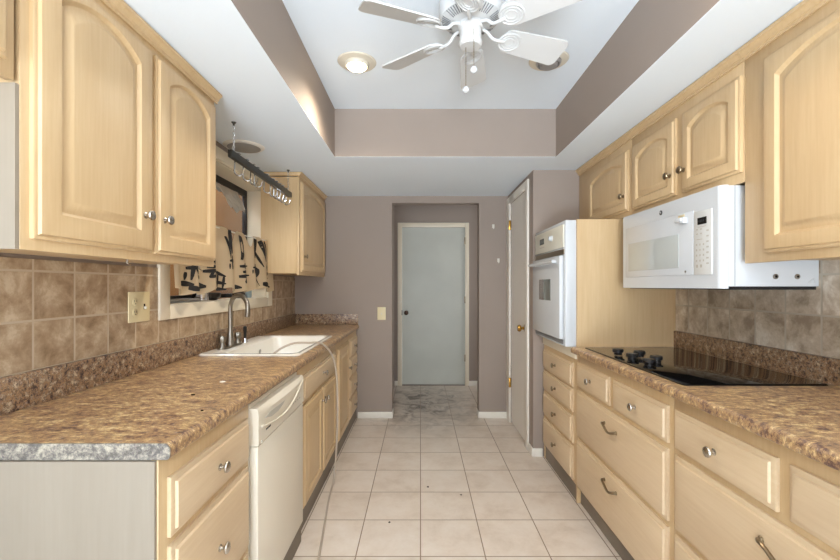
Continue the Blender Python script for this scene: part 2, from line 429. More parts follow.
# ------------------------------------------------------------ left base run
LF = -.632          # face frame plane (left run)
def base_left(y0, y1, label, top=.879):
    t = thing('base_cabinet', ((XL+LF)/2, (y0+y1)/2, 0), label, 'cabinet')
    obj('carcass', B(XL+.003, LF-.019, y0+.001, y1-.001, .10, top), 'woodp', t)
    obj('face_frame', B(LF-.019, LF, y0+.001, y1-.001, .10, .879, bev=.0015), 'woodv', t)
    obj('toe_kick', B(XL+.01, LF-.002, y0+.001, y1-.001, 0, .0995), 'toe', t)
    return t
t = base_left(1.0, 1.525, 'near left base cabinet with three drawers and a daylit end panel, before the dishwasher')
obj('end_panel', B(XL+.003, LF-.004, .992, 1.0, .0, .879), 'woodp', t, label='end panel greyed for daylight, facing the camera')
drawer(t, 1, LF, 1.035, 1.50, .672, .822); drawer(t, 1, LF, 1.035, 1.50, .36, .650, hz=.50); drawer(t, 1, LF, 1.035, 1.50, .115, .338)
# dishwasher
DY0, DY1 = 1.532, 2.12
t = thing('dishwasher', (-.9, (DY0+DY1)/2, 0), 'off-white built-in dishwasher with curved handle under the left worktop', 'dishwasher')
obj('tub_body', B(XL+.06, LF, DY0, DY1, .02, .862), 'dw', t)
obj('kick_plate', B(LF-.03, LF+.024, DY0+.006, DY1-.006, 0.0, .095), 'toe', t)
obj('door_panel', B(LF, -.600, DY0, DY1, .100, .7045, bev=.004, seg=3), 'dw', t)
bm = nb()   # control fascia bulging towards the handle
loops = []
for k in range(25):
    v = k/24; y = DY0+(DY1-DY0)*v; bulge = .014*math.sin(PI*v)
    loops.append([(LF, y, .708), (-.601, y, .708), (-.598, y, .712), (-.598, y, .79), (-.598+bulge*.7, y, .812-.0*v), (-.598+bulge, y, .826), (-.600+bulge*.5, y, .838), (-.604, y, .846), (LF, y, .846)])
loft(bm, loops)
fa = obj('control_fascia', bm, 'dw', t)
bm = nb(); pts = []
for k in range(21):
    v = k/20; pts.append((-.5965+.010*math.sin(PI*v), DY0+.03+(DY1-DY0-.05)*v, .772 - .030*math.sin(PI*v)+.052*v**2))
tube(bm, pts, .0042, 8)
obj('curved_handle_lip', bm, 'dw', t)
bm = nb()
loft(bm, [[(-.5972, y, z-.0+.0) for y, z in ((DY0+.06, .795), (DY0+.12, .781), (DY0+.20, .779), (DY0+.26, .790), (DY0+.29, .803), (DY0+.20, .806), (DY0+.12, .803))],
          [(-.5955+.003*math.sin(PI*.3), y, z) for y, z in ((DY0+.06, .795), (DY0+.12, .781), (DY0+.20, .779), (DY0+.26, .790), (DY0+.29, .803), (DY0+.20, .806), (DY0+.12, .803))]])
obj('handle_recess', bm, 'dwgrey', t)
obj('brand_mark', B(-.5985, -.5972, DY0+.075, DY0+.125, .742, .748), 'gap', t)
bm = nb()
for k in range(8): box(bm, -.5985, -.5974, DY0+.28+k*.033, DY0+.295+k*.033, .745, .750)
obj('button_print', bm, 'dwgrey', t)
bm = nb(); lathe(bm, [(.006, 0), (.006, .004), (.003, .006)], (-.6, DY0+.03, .715), (1,0,0), 10)
obj('screw', bm, 'dwgrey', t)
# sink base
t = base_left(2.125, 3.085, 'left base cabinet under the sink with two doors below a wide false drawer', .76)
drawer(t, 1, LF, 2.205, 3.04, .685, .820); 
door(t, 1, LF, 2.205, 2.612, .115, .660, 0, (2.585, .585)); door(t, 1, LF, 2.634, 3.04, .115, .660, 0, (2.662, .585))
t = base_left(3.087, 3.625, 'left base cabinet with one tall narrow door right of the sink cabinet')
door(t, 1, LF, 3.13, 3.59, .115, .825, 0, (3.55, .60))
t = base_left(3.627, YB-.002, 'far left base cabinet with four small drawers against the mauve back wall')
for a, c in ((.672, .825), (.492, .652), (.308, .472), (.115, .288)): drawer(t, 1, LF, 3.665, 4.045, a, c)

# left worktop with hole for the sink
def worktop_prof(side, xw, xe, z1, z0):
    r = .016; P = [(xw, z0), (xw, z1)]
    for k in range(7):
        a = PI/2 * k/6; P.append((xe + side*(-r + r*math.sin(a)), z1 - r + r*math.cos(a)))
    for k in range(4):
        a = PI/2*k/3; P.append((xe + side*(-.008+.008*math.cos(a)), z0+.008-.008*math.sin(a)))
    return P
def extr(bm, P, y0, y1, n=1):
    loft(bm, [[(x, y0+(y1-y0)*k/n, z) for x, z in P] for k in range(n+1)])
SX0, SX1, SY0, SY1 = -1.210, -.657, 2.24, 3.11       # sink rim
ZL = .920
t = thing('countertop', (-.93, 2.54, .88), 'long brown marbled laminate worktop on the left cabinets, around the white sink', 'countertop')
bm = nb(); P = worktop_prof(1, XL+.002, -.604, ZL, .881)
extr(bm, P, 1.003, SY0+.03); extr(bm, P, SY1-.03, YB-.002)
Pf = worktop_prof(1, SX1-.03, -.604, ZL, .881); extr(bm, Pf, SY0+.03, SY1-.03)
box(bm, XL+.002, SX0+.03, SY0+.03, SY1-.03, .881, ZL)
obj('slab', bm, 'lam_top', t)
bm = nb(); extr(bm, worktop_prof(1, XL+.002, -.604, ZL, .881), .999, 1.003)
obj('end_strip', bm, 'lam_end', t, label='speckled end strip of the worktop, tinted grey for daylight')
bm = nb(); box(bm, XL+.001, XL+.020, 1.003, YB-.002, ZL, 1.030, bev=.003)
obj('upstand', bm, 'lam_up', t)
bm = nb(); box(bm, XL+.020, -.612, YB-.021, YB-.001, ZL, 1.026, bev=.003)
obj('upstand', bm, 'lam_up', t)

# sink
def rr(x0, x1, y0, y1, r, z, n=5):
    pts = []
    for cx, cy, a0 in ((x1-r, y1-r, 0), (x0+r, y1-r, PI/2), (x0+r, y0+r, PI), (x1-r, y0+r, 1.5*PI)):
        for k in range(n+1):
            a = a0 + PI/2*k/n; pts.append((cx+r*math.cos(a), cy+r*math.sin(a), z))
    return pts
t = thing('kitchen_sink', ((SX0+SX1)/2, (SY0+SY1)/2, ZL), 'white enamel drop-in sink set in the left worktop', 'sink')
bm = nb(); z = ZL
bx0, bx1, by0, by1 = SX0+.13, SX1-.035, SY0+.04, SY1-.04
loft(bm, [rr(SX0, SX1, SY0, SY1, .03, z+.001), rr(SX0, SX1, SY0, SY1, .03, z+.006), rr(SX0+.006, SX1-.006, SY0+.006, SY1-.006, .028, z+.011),
          rr(bx0-.01, bx1+.01, by0-.01, by1+.01, .05, z+.011), rr(bx0, bx1, by0, by1, .05, z+.004), rr(bx0+.006, bx1-.006, by0+.006, by1-.006, .05, z-.02),
          rr(bx0+.02, bx1-.02, by0+.02, by1-.02, .06, z-.12), rr(bx0+.06, bx1-.06, by0+.06, by1-.06, .06, z-.135)], cap0=False)
obj('basin', bm, 'sink', t)
bm = nb(); lathe(bm, [(.040, 0), (.040, .003), (.030, .003), (.026, .001), (0, .001)], ((bx0+bx1)/2, 2.72, z-.134))
obj('drain', bm, 'steel', t)
bm = nb(); lathe(bm, [(.016, 0), (.016, .003), (.009, .004), (0, .004)], (bx0+.0155, 2.75, z-.055), (1, 0, -.1), 16)
obj('overflow', bm, 'steel', t)
# faucet
FX, FYc, fz = -1.155, 2.52, ZL+.012
t = thing('kitchen_faucet', (FX, FYc, fz), 'tall brushed gooseneck faucet with two handles on the sink deck', 'faucet')
bm = nb(); loft(bm, [rr(FX-.026, FX+.026, FYc-.13, FYc+.13, .025, fz), rr(FX-.026, FX+.026, FYc-.13, FYc+.13, .025, fz+.006), rr(FX-.021, FX+.021, FYc-.125, FYc+.125, .02, fz+.010)])
obj('base_plate', bm, 'steel', t)
bm = nb(); lathe(bm, [(.024, 0), (.023, .02), (.019, .05), (.014, .09), (.0125, .11)], (FX, FYc, fz+.009))
obj('spout_base', bm, 'steel', t)
bm = nb(); al = math.radians(-32); d = .085; pts = [(FX, FYc, fz+.09), (FX, FYc, fz+.15), (FX, FYc, fz+.20)]
top = fz+.232
for k in range(0, 15):
    a = PI - k/14*(PI*1.08)
    pts.append((FX+math.cos(al)*(d+d*math.cos(a)), FYc+math.sin(al)*(d+d*math.cos(a)), top+d*math.sin(a)*.95))
tube(bm, pts, .0132, 14)
e = Vector(pts[-1]); e0 = Vector(pts[-2]); dd = (e-e0).normalized()
sp = obj('spout', bm, 'steel', t)
bm = nb(); lathe(bm, [(.0150, 0), (.0155, .028), (.0115, .030)], e-dd*.004, dd, 16)
obj('aerator', bm, 'steel', sp)
for yy in (FYc-.102, FYc+.102):
    bm = nb(); lathe(bm, [(.020, 0), (.018, .012), (.012, .022), (.012, .030)], (FX, yy, fz+.009), n=16)
    h = obj('handle', bm, 'steel', t)
    bm = nb(); lathe(bm, [(.014, 0), (.020, .006), (.023, .020), (.021, .034), (.013, .040), (0, .041)], (FX, yy, fz+.036), n=8)
    obj('handle_cap', bm, 'steel', h)
t = thing('side_sprayer', (FX+.005, FYc+.20, fz), 'slim dark and chrome side sprayer standing beside the faucet', 'sprayer')
bm = nb(); lathe(bm, [(.019, 0), (.018, .008), (.012, .018), (.012, .03)], (FX+.005, FYc+.20, fz-.001), n=16); obj('holder', bm, 'chrome', t)
bm = nb(); lathe(bm, [(.009, 0), (.009, .03), (.012, .05), (.012, .072), (.007, .078)], (FX+.005, FYc+.20, fz+.028), n=14); obj('spray_head', bm, 'black', t)

# ------------------------------------------------------------ left wall tiles, window, outlet
bm = nb(); tx0, tx1 = XL+.0005, XL+.008
CW0, CW1, CZ0, CZ1 = 1.955, 3.435, 1.137, 2.145     # casing outer
box(bm, tx0, tx1, 1.0, CW0, 1.0305, 1.386); box(bm, tx0, tx1, CW0, CW1, 1.0305, CZ0); box(bm, tx0, tx1, CW1, YB-.001, 1.0305, 1.386)
o = obj('tile_backsplash', bm, 'tile_l'); tag(o, 'brown travertine tile backsplash on the left wall around the sink window', 'backsplash')
# window (structure): casing, jambs, sill, frame, glass
wn = struct('window_1', B(XL-.178, XL-.163, WY0+.001, WY0+.04, WZ0+.02, WZ1-.001), 'frame', 'sink window with cream casing and dark metal frame')
bm = nb()
box(bm, XL-.178, XL-.150, WY0+.013, WY0+.04, WZ0+.013, WZ1-.013); box(bm, XL-.178, XL-.150, WY1-.04, WY1-.013, WZ0+.013, WZ1-.013)
box(bm, XL-.178, XL-.150, WY0+.013, WY1-.013, WZ0+.013, WZ0+.04); box(bm, XL-.178, XL-.150, WY0+.013, WY1-.013, WZ1-.06, WZ1-.013)
box(bm, XL-.176, XL-.155, 2.66, 2.70, WZ0+.02, WZ1-.02)
struct('window_frame', bm, 'frame', parent=wn)
struct('window_glass', B(XL-.168, XL-.165, WY0+.03, WY1-.03, WZ0+.03, WZ1-.05), 'glass', parent=wn)
bm = nb(); c0, c1 = XL+.0005, XL+.019
box(bm, c0, c1, CW0, WY0+.004, CZ0, CZ1, bev=.003); box(bm, c0, c1, WY1-.004, CW1, CZ0, CZ1, bev=.003)
box(bm, c0, c1, WY0+.004, WY1-.004, CZ0, WZ0+.003, bev=.003); box(bm, c0, c1, WY0+.004, WY1-.004, WZ1-.003, CZ1, bev=.003)
struct('window_casing', bm, 'casing', parent=wn)
bm = nb()
box(bm, XL-.15, XL, WY0, WY0+.012, WZ0, WZ1); box(bm, XL-.15, XL, WY1-.012, WY1, WZ0, WZ1)
box(bm, XL-.15, XL, WY0, WY1, WZ0, WZ0+.006); box(bm, XL-.15, XL, WY0, WY1, WZ1-.012, WZ1)
struct('window_jamb', bm, 'casing', parent=wn)
o = obj('outdoor_board', B(-2.02, -1.98, 1.2, 6.5, 0, 3.0), 'board'); tag(recenter(o), 'orange-brown board screen standing outside the sink window', 'screen')
# crumpled foil blind at the top of the window
bm = nb(); random.seed(3); nx = 26; rows = 5
loops = []
for k in range(nx+1):
    v = k/nx; y = 2.05+1.08*v
    dz = .09 + .05*math.sin(v*9)+.05*random.random()
    loops.append([(XL-.135+.018*random.random()+.01*j, y, WZ1-.075-dz*j/rows) for j in range(rows+1)])
R = [[bm.verts.new(p) for p in lp] for lp in loops]
for a, c in zip(R, R[1:]):
    for j in range(rows): bm.faces.new((a[j], a[j+1], c[j+1], c[j]))
bmesh.ops.solidify(bm, geom=bm.faces[:], thickness=.002)
o = obj('foil_valance', bm, 'foil', smooth=False); tag(recenter(o), 'crumpled silvery sheet hanging from the top of the sink window', 'sheet')
# things on the sill
zs = WZ0+.0065
bm = nb(); loft(bm, [rr(XL-.125, XL-.03, 2.08, 2.42, .02, zs), rr(XL-.13, XL-.025, 2.075, 2.425, .02, zs+.018), rr(XL-.125, XL-.03, 2.08, 2.42, .018, zs+.018), rr(XL-.12, XL-.035, 2.085, 2.415, .018, zs+.005)])
o = obj('shallow_tray', bm, 'tray'); tag(recenter(o), 'shallow grey tray lying at the near end of the window sill', 'tray')
bm = nb(); lathe(bm, [(.040, 0), (.044, .004), (.044, .075), (.046, .078), (.041, .079), (.040, .010), (0, .009)], (XL-.08, 2.50, zs))
o = obj('metal_can', bm, 'chrome'); tag(recenter(o), 'shiny metal can on the window sill beside the grey tray', 'can')
bm = nb(); lathe(bm, [(.030, 0), (.050, .02), (.055, .045), (.052, .046), (.046, .02), (0, .008)], (XL-.08, 2.635, zs))
o = obj('small_bowl', bm, 'darkpot'); tag(recenter(o), 'small dark bowl on the window sill behind the faucet', 'bowl')
bm = nb(); lathe(bm, [(.030, 0), (.036, .01), (.036, .07), (.026, .085), (.026, .10), (.028, .10), (.028, .104), (0, .105)], (XL-.075, 3.15, zs))
o = obj('glass_jar', bm, 'jar'); tag(recenter(o), 'pale blue jar at the far end of the window sill', 'jar')
bm = nb(); lathe(bm, [(.035, 0), (.045, .03), (.040, .055), (.020, .06), (0, .061)], (XL-.08, 3.02, zs))
o = obj('dark_pot', bm, 'darkpot'); tag(recenter(o), 'dark rounded pot on the window sill next to the blue jar', 'pot')
# curtain rod and cafe curtain
CX = XL+.045
rodz = lambda y: 1.656 - .012*math.sin((y-1.98)/(3.40-1.98)*PI)
t = thing('curtain_rod', (CX, 2.69, 1.655), 'thin white curtain rod bowing across the sink window', 'rod')
bm = nb(); tube(bm, [(CX, 1.93+(3.405-1.93)*k/24, rodz(1.93+(3.405-1.93)*k/24)) for k in range(25)], .0045, 8); obj('rod', bm, 'white', t)
for y in (1.93, 3.405):
    bm = nb(); tube(bm, [(XL+.020, y, rodz(y)), (CX, y, rodz(y))], .006, 8); obj('bracket', bm, 'white', t)
CY0, CY1 = 1.945, 3.26
def sc0(y): return (.5+.5*math.cos((y-2.73)*2*PI/.27))**2
def cur(y, s):          # s 0 top .. 1 bottom -> point
    amp = .006 + .020*s
    x = CX + .022 + amp*math.sin(y*33 + .7*math.sin(y*9)) + .012*s - .020*sc0(y)*(1-s)**3
    sc = .5+.5*math.cos((y-2.73)*2*PI/.27)
    ztop = rodz(y) + .012 - .085*(1-sc)**3
    zbot = 1.272 + .016*math.sin(y*11) + .010*math.sin(y*33)
    yy = y + .035*s*max(0, (y-3.0)/.26)
    return Vector((x, yy, ztop + (zbot-ztop)*s))
bm = nb(); NY, NS = 150, 14
R = [[bm.verts.new(cur(CY0+(CY1-CY0)*i/NY, j/NS)) for j in range(NS+1)] for i in range(NY+1)]
for a, c in zip(R, R[1:]):
    for j in range(NS): bm.faces.new((a[j], a[j+1], c[j+1], c[j]))
bmesh.ops.solidify(bm, geom=bm.faces[:], thickness=.0012)
t = thing('cafe_curtain', (CX, 2.7, 1.26), 'beige cafe curtain printed with black brush characters and leaves', 'curtain')
obj('cloth', bm, 'cloth', t)
def ink(bm, p, q, w0, w1, bend=0):
    """one brush stroke, coordinates = photograph-measured (y, z) on the curtain"""
    w0 *= 1.35; w1 *= 1.5
    P, Q = Vector(p), Vector(q); d = (Q-P); n = Vector((-d.y, d.x)).normalized()
    pr = []
    for k in range(9):
        s_ = k/8; c = P + d*s_ + n*bend*math.sin(PI*s_); w = (w0 + (w1-w0)*s_)*(.35+.65*math.sin(PI*min(1, s_*1.0+.12*(1-s_)+.02)))
        row = []
        for g in (-1, 1):
            y, z = c + n*w*g*.5
            zt, zb = rodz(y)+.012, 1.272
            s2 = min(.99, max(.01, (zt-z)/(zt-zb)))
            v = cur(y, s2); v.x += .003; v.z = z; row.append(v)
        pr.append([bm.verts.new(v) for v in row])
    for a, c in zip(pr, pr[1:]): bm.faces.new((a[0], a[1], c[1], c[0]))
bm = nb()
# leaves at the top
ink(bm, (2.545, 1.645), (2.555, 1.50), .040, .030); ink(bm, (2.50, 1.60), (2.53, 1.47), .018, .012, .01)
ink(bm, (2.72, 1.63), (2.70, 1.47), .055, .035, .02)
ink(bm, (2.95, 1.64), (2.90, 1.52), .035, .02, .01); ink(bm, (3.0, 1.64), (2.98, 1.50), .045, .02, -.01)
ink(bm, (3.04, 1.63), (3.10, 1.48), .05, .02, .015); ink(bm, (3.10, 1.63), (3.17, 1.49), .035, .018, .02); ink(bm, (2.98, 1.55), (3.06, 1.44), .02, .015)
ink(bm, (3.0, 1.43), (2.96, 1.34), .05, .012, .01); ink(bm, (2.96, 1.46), (3.02, 1.30), .008, .006, -.01)
# characters
def glyph(cy, cz, s, strokes):
    for a, b_, c, d_, w in strokes: ink(bm, (cy+a*s, cz+b_*s), (cy+c*s, cz+d_*s), w*s, w*s*.8)
G1 = [(-.5,.1,.5,.2,.16), (-.1,.5,-.3,-.5,.16), (.0,.1,.5,-.5,.18), (-.5,-.1,-.55,-.5,.12), (.25,.45,.4,.3,.14)]
G2 = [(-.6,.35,.6,.42,.14), (-.2,.55,-.25,.2,.12), (.25,.58,.2,.2,.12), (-.45,.05,.5,.12,.14), (-.65,-.2,.7,-.1,.16), (0,-.15,-.35,-.5,.14), (-.35,-.5,.4,-.4,.14), (.25,-.25,.5,-.6,.14)]
G3 = [(-.5,.4,-.3,-.4,.16), (-.2,.45,.5,.2,.14), (.0,.3,-.1,-.5,.14), (-.1,-.1,.5,-.2,.14), (-.5,-.45,.5,-.5,.16), (.4,.2,.3,-.5,.12)]
glyph(2.56, 1.445, .085, G1); glyph(2.755, 1.385, .12, G2); glyph(2.90, 1.42, .07, G1); glyph(2.43, 1.335, .11, G3); glyph(2.31, 1.40, .10, G2); glyph(2.13, 1.38, .10, G1)
# upright latin letters near the far edge
def letter(cy, cz, s, st):
    for a, b_, c, d_ in st: ink(bm, (cy+a*s, cz+b_*s), (cy+c*s, cz+d_*s), .014, .014)
letter(3.16, 1.435, .05, [(-.5,.3,.5,.4),(-.5,.3,-.4,-.4),(0,.3,.1,-.4),(.5,.4,.5,-.3)])
letter(3.175, 1.375, .05, [(-.5,.4,.5,.5),(.5,.5,-.5,-.4),(-.5,-.4,.5,-.3)])
for y, z, w in ((2.66, 1.292, .03), (3.08, 1.31, .04), (3.20, 1.295, .025), (2.22, 1.30, .04), (2.08, 1.31, .03), (2.80, 1.29, .02), (2.12, 1.285, .03), (2.40, 1.29, .02)):
    ink(bm, (y-w, z+.006), (y+w, z-.003), w*.7, w*.6)
obj('printed_characters', bm, 'ink', t, smooth=False)
# outlet plate
t = thing('outlet_plate', (XL+.008, 1.82, 1.143), 'ivory double plate with outlet and switch on the brown tiles', 'outlet')
obj('plate', B(XL+.0085, XL+.014, 1.752, 1.888, 1.143, 1.275, bev=.002), 'ivory', t)
for z in (1.232, 1.186):
    bm = nb(); lathe(bm, [(.017, 0), (.017, .002), (.0155, .003)], (XL+.0135, 1.790, z), (1,0,0), 18); so = obj('socket', bm, 'ivory', t)
    bm = nb()
    for dy in (-.006, .006): box(bm, XL+.0163, XL+.017, 1.790+dy-.0013, 1.790+dy+.0013, z-.002, z+.008)
    box(bm, XL+.0163, XL+.017, 1.788, 1.792, z-.011, z-.007); obj('slots', bm, 'gap', so)
bm = nb(); box(bm, XL+.0135, XL+.0150, 1.845, 1.855, 1.197, 1.221); obj('switch_slot', bm, 'gap', t)
bm = nb(); box(bm, XL+.0145, XL+.024, 1.846, 1.854, 1.198, 1.209, bev=.002); obj('toggle', bm, 'white', t)

# ------------------------------------------------------------ upper cabinets, left
UL = -.945
def upper(side, xw, xf, y0, y1, z0, z1, label, pale_end=False):
    t = thing('wall_cabinet', ((xw+xf)/2, (y0+y1)/2, z0), label, 'cabinet')
    xa = xf-side*.019
    bm = nb(); box(bm, xw+side*.003, xa, y0+.001, y1-.001, z0+.012, z1)
    obj('carcass', bm, 'woodv', t)
    obj('face_frame', B(xa, xf, y0+.001, y1-.001, z0, z1, bev=.0015), 'woodv', t)
    return t
def crown(par, side, xw, xf, y0, y1, z0, z1, ret=0):
    bm = nb()
    P = [(xf, z0), (xf+side*.008, z0), (xf+side*.008, z0+.010), (xf+side*.013, z0+.012), (xf+side*.015, z0+.020), (xf+side*.022, z0+.028), (xf+side*.028, z0+.030), (xf+side*.028, z1), (xf, z1)]
    extr(bm, P, y0-(.02 if ret == -1 else 0), y1+(.02 if ret == 1 else 0))
    if ret: 
        ye = y1 if ret == 1 else y0
        box(bm, xw+side*.003, xf, ye, ye+ret*.018, z0+.012, z1)
    return obj('crown_moulding', bm, 'woodv', par)
ZU = 1.387
t = upper(1, XL, UL, .978, 1.90, ZU, 2.150, 'large left wall cabinet with two arched doors above the outlet')
obj('end_panel', B(XL+.003, UL-.001, .968, .978, ZU, 1.775), 'woodp', t, label='side panel greyed for daylight, facing the camera')
door(t, 1, UL, 1.003, 1.446, 1.415, 2.118, .085, (1.397, 1.538), w=.068); door(t, 1, UL, 1.468, 1.890, 1.415, 2.118, .085, (1.503, 1.538), w=.064)
crown(t, 1, XL, UL, .978, 1.90, 2.142, 2.182, 1)
t = upper(1, XL, UL, .20, .966, 1.778, 2.150, 'short wall cabinet high at the left edge, in front of the two-door cabinet')
door(t, 1, UL, .22, .565, 1.815, 2.118, .05); door(t, 1, UL, .58, .940, 1.815, 2.118, .05)
crown(t, 1, XL, UL, .20, .966, 2.142, 2.182)
t = upper(1, XL, UL, 3.225, YB-.002, ZU, 2.150, 'far left wall cabinet with one arched door in the corner beyond the sink')
door(t, 1, UL, 3.27, 4.05, 1.415, 2.118, .085, (3.315, 1.535), mat='bronze')
crown(t, 1, XL, UL, 3.225, YB-.002, 2.142, 2.182, -1)
# screws/clips under the near wall cabinet
for y in (1.38, 1.83):
    bm = nb(); tube(bm, [(UL-.03, y, ZU+.010), (UL-.03, y, ZU-.012), (UL-.02, y, ZU-.018)], .003, 8)
    o = obj('cup_hook', bm, 'nickel'); tag(recenter(o), 'tiny metal hook under the large left wall cabinet, ' + ('above the second tile' if y < 1.6 else 'near the window casing'), 'hook')

# ------------------------------------------------------------ pot rack
t = thing('pot_rack', (-1.01, 2.72, 1.99), 'dark steel bar rack hanging on two chains before the window', 'rack')
bm = nb(); box(bm, -1.022, -.998, 2.20, 3.22, 1.985, 2.025, bev=.002); obj('bar', bm, 'bar', t)
for k in range(26):
    bm = nb(); lathe(bm, [(.005, 0), (.005, .004), (.002, .006)], (-1.01, 2.225+k*.039, 2.0245), n=8)
    obj('rivet', bm, 'chrome', t)
for y in (2.245, 3.17):
    bm = nb(); zz = 2.022; n = 8; dz = (ZC-.012-zz)/n
    for k in range(n):
        c = zz+dz*(k+.5); pts = []
        for j in range(13):
            a = 2*PI*j/12; u = .0055*math.cos(a); v = dz*.62*math.sin(a)
            pts.append((-1.01+(u if k % 2 else 0), y+(0 if k % 2 else u), c+v))
        tube(bm, pts, .0015, 6)
    ch = obj('chain', bm, 'chrome', t)
    bm = nb(); lathe(bm, [(.013, 0), (.013, -.002), (.006, -.008), (.004, -.018)], (-1.01, y, ZC), n=14); obj('ceiling_hook', bm, 'bar', t)
# hooks hang from the bar
bm = nb(); pts = []
for k in range(9): a = PI*.0+PI*k/8; pts.append((.0, -.014*math.cos(a), .0+.014*math.sin(a)))
pts = [(0, -.0155, -.02)] + [(0, -.0155*math.cos(PI*k/8), (.041)+.006*math.sin(PI*k/8)) for k in range(9)] + [(0, .0155, .02), (0, .0145, -.010), (0, .016, -.045)] + \
      [(0, -.006+.022*math.cos(PI*k/8), -.055-.022*math.sin(PI*k/8)) for k in range(9)] + [(0, -.033, -.040)]
tube(bm, pts[1:], .0038, 8)
hk = obj('s_hook', bm, 'chrome')
HL = 'small bright S hook hanging from the dark pot rack bar'
tag(hk, HL, 'hook', 'S hooks on the pot rack')
ys = [2.29, 2.40, 2.50, 2.56, 2.72, 2.83, 2.90, 2.97, 3.03, 3.12]
for i, y in enumerate(ys):
    o = hk if i == 0 else hk.copy()
    if i: COL.objects.link(o)
    o.rotation_euler = (0, 0, PI/2 + random.uniform(-.35, .35)); o.location = (-1.01, y, 1.986); o.scale = (1, 1, 1)

# ------------------------------------------------------------ right side: oven tower
RF = .939
OY0, OY1, ZO = 2.485, 3.150, 1.700
t = thing('oven_cabinet', ((RF+XR)/2, (OY0+OY1)/2, 0), 'tall maple cabinet holding the wall oven above four small drawers', 'cabinet')
bm = nb()
box(bm, RF-.001, XR-.003, OY0, OY0+.018, .0, ZO)            # side panel facing the camera
box(bm, RF, XR-.003, OY1-.018, OY1, 0, ZO)
box(bm, RF, XR-.003, OY0+.018, OY1-.018, ZO-.018, ZO); box(bm, RF+.02, XR-.003, OY0+.018, OY1-.018, .885, .903)
box(bm, XR-.02, XR-.003, OY0+.018, OY1-.018, .1, ZO-.018)
obj('carcass', bm, 'woodv', t)
obj('face_frame', B(RF-.019+.019, RF+.019, OY0+.018, OY1-.018, .10, .885), 'woodv', t)
obj('toe_kick', B(RF+.005, RF+.02, OY0+.018, OY1-.018, 0, .0995), 'toe', t)
obj('rail', B(RF-.012, RF+.0, OY0, OY1, .862, .928, bev=.002), 'casing', t, label='cream rail under the oven')
for a, c in ((.683, .829), (.527, .670), (.338, .507), (.112, .319)): drawer(t, -1, RF, OY0+.055, OY1-.018, a, c, mat='bronze')
OXF = .868
t = thing('wall_oven', (.92, 2.82, .93), 'white built-in wall oven with small square window', 'oven')
bm = nb(); box(bm, OXF+.004, RF-.001, 2.497, 3.143, .934, 1.697, bev=.003)
obj('oven_frame', bm, 'appl', t)
obj('oven_body', B(RF, XR-.06, 2.52, 3.12, .95, 1.67), 'appl', t)
cp = obj('control_panel', B(OXF-.004, OXF+.004, 2.515, 3.128, 1.535, 1.675, bev=.002), 'almond', t)
obj('clock_display', B(OXF-.0055, OXF-.003, 2.90, 3.00, 1.592, 1.632), 'disp', cp)
bm = nb(); lathe(bm, [(.020, 0), (.020, .004), (.015, .006), (.014, .020), (0, .021)], (OXF-.004, 2.735, 1.612), (-1,0,0), 20); obj('control_knob', bm, 'appl', cp)
bm = nb()
for k in range(5): box(bm, OXF-.0048, OXF-.0038, 2.90+k*.022, 2.912+k*.022, 1.568, 1.574)
obj('button_print', bm, 'dwgrey', cp)
obj('vent_slot', B(OXF-.001, OXF+.004, 2.515, 3.13, 1.493, 1.524), 'bronze', t)
d_ = obj('oven_door', B(OXF-.022, OXF+.003, 2.528, 3.130, .975, 1.486, bev=.006, seg=3), 'appl', t)
obj('door_window', B(OXF-.0235, OXF-.021, 2.70, 2.955, 1.205, 1.345, bev=.0008), 'owin', d_)
bm = nb(); tube(bm, [(OXF-.052, 2.55, 1.452), (OXF-.052, 3.11, 1.452)], .011, 12)
for y in (2.60, 3.06): box(bm, OXF-.05, OXF-.020, y-.012, y+.012, 1.444, 1.460)
obj('handle', bm, 'appl', d_)
obj('lower_vent', B(OXF+.0, OXF+.005, 2.53, 3.13, .945, .970), 'fanvent', t)

# base run right
RY = [2.484, 1.537, .56]
def base_right(y0, y1, label, smalls):
    t = thing('base_cabinet', ((RF+XR)/2, (y0+y1)/2, 0), label, 'cabinet')
    obj('carcass', B(RF+.019, XR-.003, y0+.001, y1-.001, .10, .898), 'woodp', t)
    obj('face_frame', B(RF, RF+.019, y0+.001, y1-.001, .10, .898, bev=.0015), 'woodv', t)
    obj('toe_kick', B(RF+.02, XR-.01, y0+.001, y1-.001, 0, .0995), 'toe', t)
    for a, c in smalls: drawer(t, -1, RF, a, c, .709, .850)
    ya, yc = min(s[0] for s in smalls), max(s[1] for s in smalls)
    drawer(t, -1, RF, ya, yc, .415, .685, 'pull', .612); drawer(t, -1, RF, ya, yc, .112, .392, 'pull', .330)
    return t
base_right(RY[1], RY[0], 'right base cabinet under the black cooktop with two small and two wide drawers', [(2.045, 2.460), (1.562, 2.0)])
base_right(RY[2], RY[1], 'nearest right base cabinet with small drawers over wide ones, cut by the frame', [(1.084, 1.517), (.60, 1.045)])
ZR = .936
t = thing('countertop', (1.22, 1.5, .90), 'brown marbled laminate worktop on the right cabinets, under the cooktop', 'countertop')
bm = nb(); extr(bm, worktop_prof(-1, XR-.002, .900, ZR, .899), .56, OY0-.001)
obj('slab', bm, 'lam_top', t)
bm = nb(); box(bm, XR-.020, XR-.001, .56, OY0-.001, ZR, 1.033, bev=.003); obj('upstand', bm, 'lam_up', t)
